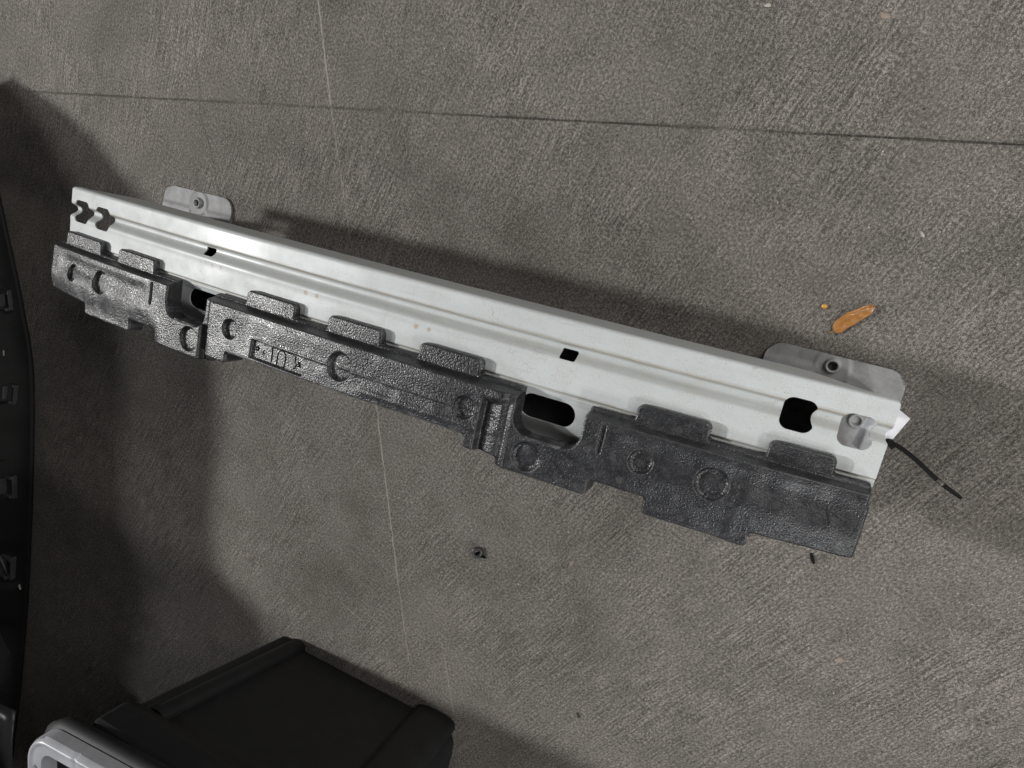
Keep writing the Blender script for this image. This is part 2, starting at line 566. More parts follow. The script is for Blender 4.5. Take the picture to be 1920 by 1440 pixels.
beam = thing('bumper_beam', 'long white painted steel bumper reinforcement beam lying face up on the concrete', 'bumper beam')

HOLES = [(-0.6190, -0.0075, 0.0215, 0.0185), (-0.5565, -0.0085, 0.0208, 0.0185), (0.5585, -0.0105, 0.0178, 0.0185), (0.6195, -0.0120, 0.0178, 0.0185)]
SLOTS = [(-0.2955, -0.0092), (0.2928, -0.0118)]
OVALS = [(-0.2925, -0.0855), (0.2815, -0.0857)]

def beam_sdf(x, y):
    d = sd_box(x, y, -0.652, 0.652, -0.128, 0.0312, 0.006)
    for cx, cy, hx, hy in HOLES:
        hole = sd_box(x, y, cx - hx, cx + hx, cy - hy, cy + hy, 0.0105)
        sx = 1.0 if cx > 0 else -1.0
        hole = -smin(-hole, np.hypot((x - cx - sx * (hx + 0.0015)) * 1.0, (y + 0.0100) * 0.8) - 0.0062, 0.004)
        d = np.maximum(d, -hole)
    d = np.maximum(d, 0.0070 - np.hypot(np.abs(x) - 0.655, (y + 0.0095) * 0.85))
    for cx, cy in SLOTS:
        d = np.maximum(d, -sd_box(x, y, cx - 0.0102, cx + 0.0102, cy - 0.0062, cy + 0.0062, 0.0018))
    for cx, cy in OVALS:
        d = np.maximum(d, -sd_box(x, y, cx - 0.036, cx + 0.036, cy - 0.0155, cy + 0.0155, 0.0154))
    return d

def beam_z(x, y, sd=None):
    z = np.zeros_like(y)
    # rounded upper rim
    t = np.clip((y - 0.0262) / 0.005, 0, 1)
    z = z - 0.005 * (1 - np.sqrt(np.maximum(1 - t * t, 0)))
    # pressed channel: steep upper side, easy lower side
    up = sstep(0.0030, -0.0030, y)
    lo = sstep(-0.0190, -0.0070, y)
    z = z - 0.0105 * up * lo
    # slight crown of the middle flat
    z = z + 0.0006 * np.exp(-((y + 0.0215) / 0.004) ** 2)
    # crease and set-back lower panel
    st = sstep(-0.0575, -0.0592, y)
    bead = np.exp(-((y + 0.0625) / 0.0022) ** 2) * 0.0018
    z = z - 0.0042 * st + bead * st
    z = z - 0.002 * sstep(-0.066, -0.073, y)
    z = z - 0.020 * sstep(-0.094, -0.128, y) ** 1.0
    # dents
    z = z + 0.0005 * (vnoise(x * 14 + 40, y * 40 + 9, 1) - 0.5)
    return hz(x) + z

def beam_zs(x, y, z):
    return z - 0.0022

sheet('face_panel', -0.656, 0.656, -0.131, 0.034, 0.00125, beam_sdf, beam_z, beam_zs, M_WHITE, beam)

def long_wall(name, y_top, y_bot, ztop_off, depth, mat):
    V, F = [], []
    xs = np.linspace(-0.640, 0.640, 161)
    for x in xs:
        k = float(sstep(0.632, 0.545, abs(x)))
        d = 0.004 + (depth - 0.004) * k
        zt = hz(x) + ztop_off
        rows = [(y_top, zt), (y_top + (y_bot - y_top) * 0.1, zt - 0.1 * d), (y_top + (y_bot - y_top) * 0.92, zt - 0.90 * d), (y_bot, zt - 0.96 * d), (y_bot - math.copysign(0.006, y_bot), zt - d)]
        V += [(x, a, b) for a, b in rows]
    n = 5
    for i in range(len(xs) - 1):
        for j in range(n - 1):
            F.append((i * n + j, (i + 1) * n + j, (i + 1) * n + j + 1, i * n + j + 1))
    return mesh_obj(name, V, F, mat, beam)
long_wall('upper_wall', 0.0311, 0.0322, -0.0045, 0.066, M_WHITE)
long_wall('lower_wall', -0.1275, -0.1285, -0.0262, 0.046, M_WHITE)

def back_panel():
    V, F = [], []
    xs = np.linspace(-0.51, 0.51, 81)
    for x in xs:
        z = hz(x) - 0.0712
        V += [(x, -0.122, z), (x, 0.026, z), (x, 0.026, z - 0.0025), (x, -0.122, z - 0.0025)]
    for i in range(len(xs) - 1):
        for j in range(4):
            j2 = (j + 1) % 4
            F.append((i * 4 + j, (i + 1) * 4 + j, (i + 1) * 4 + j2, i * 4 + j2))
    mesh_obj('back_panel', V, F, M_PLATEDARK, beam, smooth=False)
back_panel()

# crash boxes and mounting plates
def plate_sdf_fn(x0, x1, y0, y1, bx, by):
    def f(x, y):
        d = sd_box(x, y, x0, x1, y0, y1, 0.024)
        return np.maximum(d, 0.0062 - np.hypot(x - bx, y - by))
    return f

def nut(cx, cy, z, parent, r=0.0105, hole=0.006, hgt=0.006):
    V, F = revolve([(hole, z - 0.002), (hole, z + hgt * 0.75), (hole + 0.0012, z + hgt), (r * 0.8, z + hgt), (r * 0.92, z + hgt * 0.7), (r, z + 0.0008), (r * 1.12, z + 0.0002)], 28)
    V = [(a + cx, b + cy, c) for a, b, c in V]
    return mesh_obj('weld_nut', V, F, M_ZINC, parent)

for s, ytop, bx, by in ((-1, 0.0575, -0.578, 0.036), (1, 0.0440, 0.584, 0.030)):
    x0, x1 = (0.4965, 0.6755) if s > 0 else (-0.6725, -0.4945)
    def pz(x, y, sd, s=s, bx=bx, by=by):
        # pressed pads and a shallow dished collar round the nut
        z = np.full_like(x, 0.0042)
        z = z + 0.0016 * sstep(0.026, 0.020, np.hypot(x - bx, y - by))
        z = z + 0.0022 * sstep(0.012, 0.020, np.abs(x - bx - 0.048 * s)) * 0 
        z = z + 0.0018 * sstep(0.030, 0.020, y) * sstep(0.016, 0.024, np.abs(x - bx))
        z = z + 0.0007 * (vnoise(x * 45, y * 45, 4) - 0.5)
        return z
    pl = sheet('mounting_plate', x0 - 0.003, x1 + 0.003, -0.115, ytop + 0.003, 0.0016, plate_sdf_fn(x0, x1, -0.112, ytop, bx, by), pz, lambda a, b, c: 0.0004, M_ZINC if s > 0 else M_ZINC_SHADED, beam)
    if s < 0:
        pl['label'] = 'grey mounting plate with bright weld nut at the far left end'
    else:
        pl['label'] = 'dull grey mounting plate with dark bolt collar at the near right end'
    nut(bx, by, 0.0055, pl)
    # crash box: four thin walls from plate to beam
    bm = bmesh.new()
    ex0, ex1 = (0.508, 0.645) if s > 0 else (-0.596, -0.512)
    zt = hz(0.55) - 0.066
    for a in ((ex0, ex0 + 0.003, -0.09, 0.010), (0.590 * s - 0.0015, 0.590 * s + 0.0015, -0.0868, 0.0068), (ex0 + 0.0032, ex1 - 0.0032, -0.09, -0.087), (ex0 + 0.0032, ex1 - 0.0032, 0.007, 0.010)):
        box_bm(bm, a[0], a[1], a[2], a[3], 0.006, zt)
    bm_obj('crash_box', bm, M_ZINC_SHADED, beam)
    if s > 0:
        nut(0.632, -0.033, 0.0045, pl, 0.011)
        nut(0.555, -0.036, 0.0045, pl, 0.011)

# ------------------------------------------------------------------ foam absorber
TABS = [(-0.640, -0.5355), (-0.4875, -0.3945), (-0.1920, -0.1000), (-0.0430, 0.0455), (0.1025, 0.1930), (0.3910, 0.4760), (0.5390, 0.6100)]
ZC, ZW = 0.034, 0.029
def foam_sdf(x, y):
    ax = np.abs(x)
    d = sd_box(x, y, -0.656, 0.650, -0.136, -0.0620, 0.005)
    for a, b in TABS:
        d = smin(d, sd_box(x, y, a, b, -0.08, -0.0430, 0.0075), 0.005)
    for a, b, yy in ((0.196, 0.252, -0.1525), (0.240, 0.360, -0.1645), (0.345, 0.440, -0.1455), (0.426, 0.546, -0.1660)):
        d = smin(d, sd_box(ax, y, a, b, yy, -0.10, 0.006), 0.004)
    # outer ends, lower edge runs slightly up towards the tip
    d = smin(d, sd_box(ax, y + 0.03 * np.clip(ax - 0.55, 0, 1) * -1.0, 0.53, 0.6525, -0.1480, -0.085, 0.006), 0.004)
    # cutouts open towards the beam
    d = np.maximum(d, -sd_box(ax, y, 0.2530, 0.3380, -0.1165, 0.03, 0.021))
    return d

DISHES = [(0.0035, -0.1015, 0.0188), (-0.194, -0.1010, 0.0138), (0.1905, -0.1023, 0.0142), (-0.281, -0.1385, 0.0182), (0.2788, -0.1402, 0.0180),
          (-0.507, -0.1045, 0.0182), (0.4933, -0.1060, 0.0184), (-0.588, -0.1058, 0.0132), (0.4122, -0.1052, 0.0135)]
LOGO = (-0.1500, -0.0560, -0.1310, -0.1052)
def foam_z(x, y, sd):
    ax = np.abs(x)
    top = ZC + (ZW - ZC) * sstep(0.236, 0.246, ax)
    top = top - 0.004 * sstep(0.56, 0.655, ax)
    # climb from the lip over a narrow ledge to the ridge
    z = 0.0055 + 0.0075 * sstep(-0.0622, -0.0640, y) + (top - 0.013) * sstep(-0.0658, -0.0712, y)
    # tabs
    tb = np.zeros_like(x)
    for a, b in TABS:
        tb = np.maximum(tb, sstep(-0.002, 0.0, x - a) * sstep(-0.002, 0.0, b - x))
    tz = 0.0125 * tb * sstep(-0.0650, -0.0635, y)
    z = np.where(y > -0.0645, np.maximum(z * (1 - sstep(-0.0632, -0.0615, y) * tb) , tz), z)
    # raised brow just under the ridge, shallow hollow below, crease of the centre block
    cen = sstep(0.238, 0.230, ax)
    z = z + 0.0009 * cen * np.exp(-((y + 0.1035) / 0.0019) ** 2) * sstep(-0.16, -0.14, x) + 0.035 * cen * np.clip(-0.104 - y, 0, 0.03)
    z = z - 0.11 * np.clip(y + 0.0785, 0, 0.0075)
    z = z + 0.0016 * cen * np.exp(-((y + 0.1235) / 0.005) ** 2) * sstep(0.02, 0.06, x)
    wing = 1 - cen
    z = z - 0.0030 * wing * np.exp(-((y + 0.093) / 0.014) ** 2) * sstep(0.37, 0.41, ax) * sstep(0.645, 0.60, ax)
    z = z - 0.0045 * wing * sstep(-0.118, -0.160, y) * sstep(0.34, 0.38, ax)
    z = z + 0.0022 * wing * sstep(0.515, 0.527, ax) * sstep(-0.08, -0.12, y)
    # upright slots beside the centre block, short notches and a small rib
    gr = sstep(0.2112, 0.2142, x) * np.clip((0.2520 - x) / 0.0375, 0, 1) * sstep(-0.0800, -0.0900, y - 0.25 * np.clip(x - 0.225, 0, 1))
    gl = sstep(-0.2600, -0.2565, x) * sstep(-0.2385, -0.2415, x) * sstep(-0.1080, -0.1125, y)
    z = z - 0.0120 * gr - 0.0120 * gl
    z = z - 0.0045 * sstep(0.0008, -0.0014, sd_box(ax, y, 0.3725, 0.3770, -0.108, -0.0745, 0.002)) * (x < 0)
    z = z - 0.0040 * sstep(0.0008, -0.0014, sd_box(ax, y, 0.3605, 0.3655, -0.109, -0.0755, 0.002)) * (x > 0)
    z = z + 0.0024 * np.exp(-((ax - 0.2505) / 0.0014) ** 2) * sstep(-0.108, -0.114, y)
    # dished prints
    for cx, cy, r in DISHES:
        d = np.hypot(x - cx, y - cy) - r
        z = z - 0.0052 * sstep(0.0009, -0.0010, d) - 0.0014 * sstep(-0.0022, -0.0034, d)
    lg = sd_box(x, y + 0.02 * (x + 0.10), *LOGO, 0.0008)
    z = z - 0.0048 * sstep(0.0006, -0.0008, lg)
    # hand-moulded unevenness
    z = z + (0.0012 * (vnoise(x * 22 + 30, y * 22 + 30, 2) - 0.5) + 0.0009 * (vnoise(x * 60 + 30, y * 60 + 30, 6) - 0.5)) * sstep(-0.066, -0.074, y)
    # rounded rims
    r = 0.0030
    dd = np.clip(-sd, 0, r)
    z = z - (r - np.sqrt(np.maximum(r * r - (r - dd) ** 2, 0)))
    return hz(x) + np.maximum(z, 0.0018)

foam = thing('foam_absorber', 'black beaded foam crash absorber with tabs, lying along the lower half of the white beam', 'foam absorber')
sheet('foam_body', -0.662, 0.657, -0.171, -0.040, 0.00115, foam_sdf, foam_z, lambda x, y, z: hz(x) + (0.0012 if y > -0.128 else -0.001), M_FOAM, foam)

# embossed strokes in the recessed panel: hook, upright, arch, bent stroke, slanted stroke, small wedge
def lz(x, y):
    return float(foam_z(np.array([x]), np.array([y]), np.array([-0.02]))[0]) + 0.0002
def stroke(pts, r=0.0008):
    V, F = tube([(px, py, lz(px, py)) for px, py in pts], r, 6)
    return mesh_obj('embossed_stroke', V, F, M_TIE, foam)
arch = [(-0.1045, -0.1290)] + [(-0.0975 - 0.0070 * math.cos(a), -0.1145 + 0.0070 * math.sin(a) - 0.02 * (-0.0975 + 0.10)) for a in np.linspace(0, math.pi, 10)] + [(-0.0905, -0.1295)]
stroke([(-0.1150, -0.1070), (-0.1143, -0.1275)])
stroke(arch)
stroke([(-0.1285, -0.1145), (-0.1303, -0.1170), (-0.1300, -0.1215)])
stroke([(-0.0765, -0.1085), (-0.0735, -0.1095), (-0.0730, -0.1180), (-0.0690, -0.1190), (-0.0735, -0.1265)])
stroke([(-0.1440, -0.1150), (-0.1415, -0.1125), (-0.1390, -0.1150), (-0.1410, -0.1185), (-0.1440, -0.1175)], 0.0014)
stroke([(-0.0665, -0.1145), (-0.0655, -0.1180), (-0.0645, -0.1215)], 0.0017)

# ------------------------------------------------------------------ tag and cable tie at the near end
def flat_card(name, pts, th, mat, parent=None):
    bm = bmesh.new()
    a = [bm.verts.new(p) for p in pts]
    b = [bm.verts.new((p[0], p[1], p[2] - th)) for p in pts]
    bm.faces.new(a)
    bm.faces.new(b[::-1])
    n = len(pts)
    for i in range(n):
        j = (i + 1) % n
        bm.faces.new((a[i], b[i], b[j], a[j]))
    return bm_obj(name, bm, mat, parent)
pt = flat_card('paper_tag', [(0.628, 0.012, 0.188), (0.652, 0.0200, 0.180), (0.6685, 0.0115, 0.174), (0.6535, -0.0300, 0.176), (0.640, -0.0400, 0.182), (0.620, -0.030, 0.190)], 0.0006, M_PAPER)
tag(pt, 'small white card tag poking out from under the near right end of the beam', 'tag')

tie = thing('cable_tie', 'black plastic cable tie looped at the end of the beam with its tail sticking out', 'cable tie', (0, 0, 0))
def strap(name, pts, w, th, slot=None):
    """flat strap; slot = (i0, i1) leaves an open window between two rails"""
    pts = [Vector(p) for p in pts]
    bm = bmesh.new()
    def rail(o0, o1, i0, i1):
        prev = None
        for i in range(i0, i1 + 1):
            a, b = pts[max(i - 1, 0)], pts[min(i + 1, len(pts) - 1)]
            t = (b - a).normalized()
            s = t.cross(Vector((0, 0, 1))).normalized()
            up = s.cross(t).normalized()
            k = w[i] if hasattr(w, '__len__') else w
            ring = [bm.verts.new(pts[i] + s * (k * o0) + up * th / 2), bm.verts.new(pts[i] + s * (k * o1) + up * th / 2), bm.verts.new(pts[i] + s * (k * o1) - up * th / 2), bm.verts.new(pts[i] + s * (k * o0) - up * th / 2)]
            if prev:
                for q in range(4):
                    bm.faces.new((prev[q], prev[(q + 1) % 4], ring[(q + 1) % 4], ring[q]))
            else:
                bm.faces.new(ring[::-1])
            prev = ring
        bm.faces.new(prev)
    n = len(pts) - 1
    if slot:
        rail(-0.5, 0.5, 0, slot[0])
        rail(-0.5, -0.36, slot[0], slot[1])
        rail(0.36, 0.5, slot[0], slot[1])
        rail(-0.5, 0.5, slot[1], n)
    else:
        rail(-0.5, 0.5, 0, n)
    return bm_obj(name, bm, M_TIE, tie)
tail = []
TK = [(0.6562, -0.0185, 0.180), (0.6688, -0.0213, 0.180), (0.688, -0.0308, 0.176), (0.7088, -0.0440, 0.168), (0.7242, -0.0528, 0.160), (0.7467, -0.0636, 0.148)]
for t in np.linspace(0, 5, 19):
    i_ = min(int(t), 4)
    tail.append(tuple(Vector(TK[i_]).lerp(Vector(TK[i_ + 1]), t - i_)))
tail = [tuple((Vector(tail[max(i - 1, 0)]) + Vector(tail[i]) * 2 + Vector(tail[min(i + 1, 18)])) / 4) for i in range(19)]
wid = [0.0050] * 15 + [0.0048, 0.0046, 0.0042, 0.0036]
strap('strap_tail', tail, wid, 0.0013, (12, 14))
loop = [(0.6500 + 0.0065 * math.cos(a) * 1.1, -0.0185 + 0.002 * math.cos(a), 0.186 + 0.009 * math.sin(a)) for a in np.linspace(0.1, 2 * math.pi - 0.1, 22)]
V, F = tube(loop, 0.0022, 6, 0.45)
mesh_obj('strap_loop', V, F, M_TIE, tie)
bm = bmesh.new()
box_bm(bm, -0.0045, 0.0045, -0.0038, 0.0038, -0.0028, 0.0028, 0.0009, Matrix.Translation((0.6585, -0.0200, 0.181)) @ Matrix.Rotation(math.radians(-36), 4, 'Z'))
bm_obj('locking_head', bm, M_TIE, tie)

# ------------------------------------------------------------------ leaf, seed and bits on the ground
def leaf_mat(name, c1, c2, rough=0.42):
    k = NT(name)
    co = k.coord()
    c = k.ramp(k.noise(co, 110.0, 4.0, 0.6), [(0.3, c1), (0.7, c2)])
    sp = k.voro(co, 420.0)
    c = k.mix(k.ramp(sp, [(0.12, 0.5), (0.2, 0.0)]), c, (0.16, 0.07, 0.02))
    k.set('Base Color', c)
    k.set('Coat Weight', 1.0)
    k.set('Coat Roughness', 0.14)
    k.set('Roughness', rough)
    k.set('Normal', k.bump(k.noise(co, 700.0, 2.0), 0.2, 0.0008))
    return k.m
M_LEAF = leaf_mat('orange_brown_leaf', (0.29, 0.12, 0.025), (0.43, 0.19, 0.045))
M_VEIN = leaf_mat('leaf_vein', (0.42, 0.21, 0.06), (0.55, 0.30, 0.10))
M_SEED = leaf_mat('orange_seed', (0.50, 0.24, 0.03), (0.70, 0.38, 0.06), 0.3)

def leaf():
    A_, B_ = Vector((0.5725, 0.0750)), Vector((0.6085, 0.1200))
    L = (B_ - A_).length
    t = (B_ - A_).normalized()
    s = Vector((-t.y, t.x))
    o = thing('fallen_leaf', 'small orange brown oak leaf lying on the concrete above the beam', 'leaf', (A_.x, A_.y, 0))
    V, F = [], []
    n, m = 26, 7
    for i in range(n + 1):
        a = i / n
        w = 0.0094 * (max(0.0, 1 - abs(2 * a - 1) ** 3.2) ** 0.5) * (1.08 - 0.40 * a) * (1 + 0.05 * math.sin(a * 17))
        w = max(w, 0.0004)
        for j in range(m):
            q = j / (m - 1) * 2 - 1
            sh = 0.0016 * math.sin(a * 5.0)
            p = t * (a * L) + s * (q * w + sh)
            V.append((p.x, p.y, 0.0016 + 0.0036 * (q * q) * (0.5 + a) + 0.0030 * a * a + 0.0004 * math.sin(a * 30 + q * 3)))
    for i in range(n):
        for j in range(m - 1):
            F.append((i * m + j, (i + 1) * m + j, (i + 1) * m + j + 1, i * m + j + 1))
    bl = mesh_obj('blade', V, F, M_LEAF, o)
    md = bl.modifiers.new('thickness', 'SOLIDIFY')
    md.thickness = 0.0005
    V, F = tube([(t.x * L * a, t.y * L * a, 0.0019 + 0.0030 * a * a) for a in np.linspace(0.0, 0.9, 9)], [0.0005 - 0.00004 * i for i in range(9)], 5)
    mesh_obj('midrib', V, F, M_VEIN, o)
    for q, a in enumerate((0.2, 0.34, 0.48, 0.62, 0.76)):
        for sg in (-1, 1):
            p0 = t * (a * L)
            p1 = t * ((a + 0.10) * L) + s * (sg * 0.0056 * (1.1 - 0.4 * a))
            V, F = tube([(p0.x, p0.y, 0.0021 + 0.0030 * a * a), (p1.x, p1.y, 0.0030 + 0.0022 * a + 0.0030 * a * a)], [0.00035, 0.00018], 5)
            mesh_obj('vein', V, F, M_VEIN, o)
    p1 = t * (-0.006) + s * 0.001
    V, F = tube([(0, 0, 0.0019), (p1.x, p1.y, 0.0012)], [0.0006, 0.0005], 5)
    mesh_obj('stalk', V, F, M_VEIN, o)
leaf()

def blob(name, loc, rad, mat, label, cat, group=None, rot=0.0, sub=2, rough=0.25):
    bm = bmesh.new()
    bmesh.ops.create_icosphere(bm, subdivisions=sub, radius=1.0)
    for v in bm.verts:
        k = 1 + rough * (random.random() - 0.5)
        v.co = Vector((v.co.x * rad[0] * k, v.co.y * rad[1] * k, v.co.z * rad[2] * k))
    bmesh.ops.transform(bm, matrix=Matrix.Rotation(rot, 4, 'Z'), verts=bm.verts[:])
    o = bm_obj(name, bm, mat, None, smooth=(rough < 0.1))
    o.location = (loc[0], loc[1], rad[2] * 0.9 if len(loc) < 3 else loc[2])
    return tag(o, label, cat, group)
blob('seed', (0.5525, 0.1042), (0.0042, 0.0034, 0.0030), M_SEED, 'tiny round orange seed beside the fallen leaf', 'seed', sub=3, rough=0.03)

# black push clip
clip = thing('push_clip', 'small black plastic push clip lying on the concrete below the foam', 'clip', (0.137, -0.4260, 0))
V, F = revolve([(0.0045, 0.004), (0.0050, 0.0085), (0.0075, 0.0098), (0.0100, 0.0085), (0.0105, 0.0055), (0.0088, 0.003), (0.0060, 0.0035)], 22)
Mx = Matrix.Rotation(math.radians(24), 4, 'Y')
mesh_obj('clip_head', [tuple(Mx @ Vector(v) + Vector((0, 0, 0.001))) for v in V], F, M_GLOSS, clip)
bm = bmesh.new()
for a in (0.3, 5.4):
    box_bm(bm, 0.002, 0.0125, -0.0014, 0.0014, 0.0004, 0.006, 0.0005, Matrix.Rotation(a - 0.6, 4, 'Z'))
bm_obj('clip_prong', bm, M_TIE, clip)
V, F = tube([(0.006, -0.003, 0.004), (0.0125, -0.0055, 0.003), (0.0180, -0.0060, 0.002)], [0.0042, 0.003, 0.0012], 7)
mesh_obj('clip_pin', V, F, M_TIE, clip)

# dark chip near the foam's right end
V, F = tube([(-0.004, 0.0075, 0.0016), (-0.0015, 0.002, 0.0026), (0.001, -0.002, 0.0024), (0.0035, -0.0075, 0.0014)], [0.0012, 0.0026, 0.0024, 0.0008], 6, 0.6)
ch = mesh_obj('plastic_chip', V, F, M_TIE, smooth=False)
ch.location = (0.6355, -0.2390, 0.0)
tag(ch, 'thin black plastic chip on the concrete near the right end of the foam', 'chip')

M_CHIP1 = simple('pale_stone', (0.45, 0.42, 0.36), 0.8)
M_CHIP2 = simple('tan_flake', (0.27, 0.22, 0.18), 0.8)
M_CHIP3 = simple('dark_flake', (0.03, 0.028, 0.025), 0.7)
def fl(u):   # nothing but a lookup of measured spots (ground x, y)
    return u
for (x, y, a, b, rot, mt, lab) in (
        (0.709, -0.370, 0.0068, 0.0042, 0.5, M_CHIP2, 'pinkish tan flake alone on the open concrete at lower right'),
        (0.303, -0.382, 0.0050, 0.0030, 1.2, M_CHIP2, 'small tan flake on the concrete right of the push clip'),
        (0.520, 0.466, 0.0070, 0.0034, -0.1, M_CHIP2, 'flat brownish flake near the top right corner'),
        (0.377, 0.467, 0.0050, 0.0025, 0.2, M_CHIP1, 'small pale yellow chip at the very top edge'),
        (0.638, 0.217, 0.0050, 0.0020, -0.8, M_CHIP1, 'short pale splinter on the concrete above the leaf'),
        (0.375, -0.635, 0.0060, 0.0022, -0.9, M_CHIP3, 'small dark sliver on the concrete near the bottom edge'),
        (-0.217, -0.606, 0.0025, 0.0020, 0.0, M_CHIP3, 'tiny dark crumb left of the push clip')):
    blob('debris_flake', (x, y), (a, b, 0.0012), mt, lab, 'flake', None, rot, 1, 0.5)

# fine pale grit nobody could count
def grit():
    V, F = [], []
    def add(x, y, r):
        b = len(V)
        h = r * 0.7
        a0 = random.random() * 6.28
        n = 5
        for k in range(n):
            a = a0 + k * 2 * math.pi / n
            rr = r * (0.6 + 0.7 * random.random())
            V.append((x + rr * math.cos(a), y + rr * math.sin(a), 0.0002))
        V.append((x + r * 0.2, y, h + 0.0003))
        for k in range(n):
            F.append((b + k, b + (k + 1) % n, b + n))
    for i in range(520):
        x, y = random.uniform(-0.9, 1.0), random.uniform(-1.0, 0.5)
        if -0.2 < y < 0.07 and -0.7 < x < 0.7:
            continue
        add(x, y, random.uniform(0.0006, 0.0015))
    for i in range(170):
        x, y = random.gauss(0.80, 0.10), random.gauss(-0.33, 0.10)
        if y > -0.2 and x < 0.72:
            continue
        add(x, y, random.uniform(0.0005, 0.0013))
    o = mesh_obj('grit', V, F, M_CHIP1, smooth=False)
    o['kind'] = 'stuff'
    o['label'] = 'fine pale grit scattered over the concrete'
grit()

# ------------------------------------------------------------------ black storage box, lower left
tote = thing('storage_box', 'black ribbed plastic storage box with a silver grey handle at the lower left', 'storage box', (-0.03, -0.95, 0))
TO = Vector((-0.03, -0.95, 0))
TH = 0.350
def tote_body():
    V, F = [], []
    def ring(z, grow):
        x0, x1, y0, y1, r = -0.235 - grow, 0.175 + grow, -1.30 - grow, -0.768 + grow, 0.035
        pts = []
        for (cx, cy, a0) in ((x1 - r, y1 - r, 0), (x0 + r, y1 - r, 90), (x0 + r, y0 + r, 180), (x1 - r, y0 + r, 270)):
            for k in range(7):
                a = math.radians(a0 + 15 * k)
                pts.append((cx + r * math.cos(a) - TO.x, cy + r * math.sin(a) - TO.y, z))
        return pts
    zs = [(0.0, -0.012), (0.006, -0.002), (0.012, 0.0)] + [(z, 0.028 * z / TH) for z in np.linspace(0.03, TH - 0.03, 8)] + [(TH - 0.03, 0.038), (TH - 0.004, 0.040), (TH, 0.037), (TH, 0.020), (TH - 0.01, 0.015), (0.02, -0.01)]
    for z, g in zs:
        V.extend(ring(z, g))
    n = 28
    for i in range(len(zs) - 1):
        for k in range(n):
            k2 = (k + 1) % n
            F.append((i * n + k, i * n + k2, (i + 1) * n + k2, (i + 1) * n + k))
    F.append(tuple(range(n))[::-1])
    F.append(tuple((len(zs) - 1) * n + k for k in range(n)))
    o = mesh_obj('box_body', V, F, M_BLACK, tote)
    return o
tote_body()
def tote_rib(x0, x1, y, depth):
    # rounded upright rib on the +y wall, follows the taper
    V, F = [], []
    n = 9
    zs = np.linspace(0.004, TH - 0.032, 10)
    for z in zs:
        g = 0.028 * z / TH
        for k in range(n):
            a = math.pi * k / (n - 1)
            fx = (1 - math.cos(a)) / 2
            xx = x0 + (x1 - x0) * fx
            xx = xx + (g if xx > 0 else -g) * 0.9
            yy = y + g - 0.003 + (depth + 0.003) * math.sin(a) ** 0.5
            V.append((xx - TO.x, yy - TO.y, z))
    for i in range(len(zs) - 1):
        for k in range(n - 1):
            F.append((i * n + k, (i + 1) * n + k, (i + 1) * n + k + 1, i * n + k + 1))
    F.append(tuple(range(n)))
    mesh_obj('rib', V, F, M_BLACK, tote)
tote_rib(-0.236, -0.214, -0.768, 0.006)
tote_rib(-0.212, -0.176, -0.768, 0.014)
tote_rib(0.085, 0.168, -0.768, 0.016)

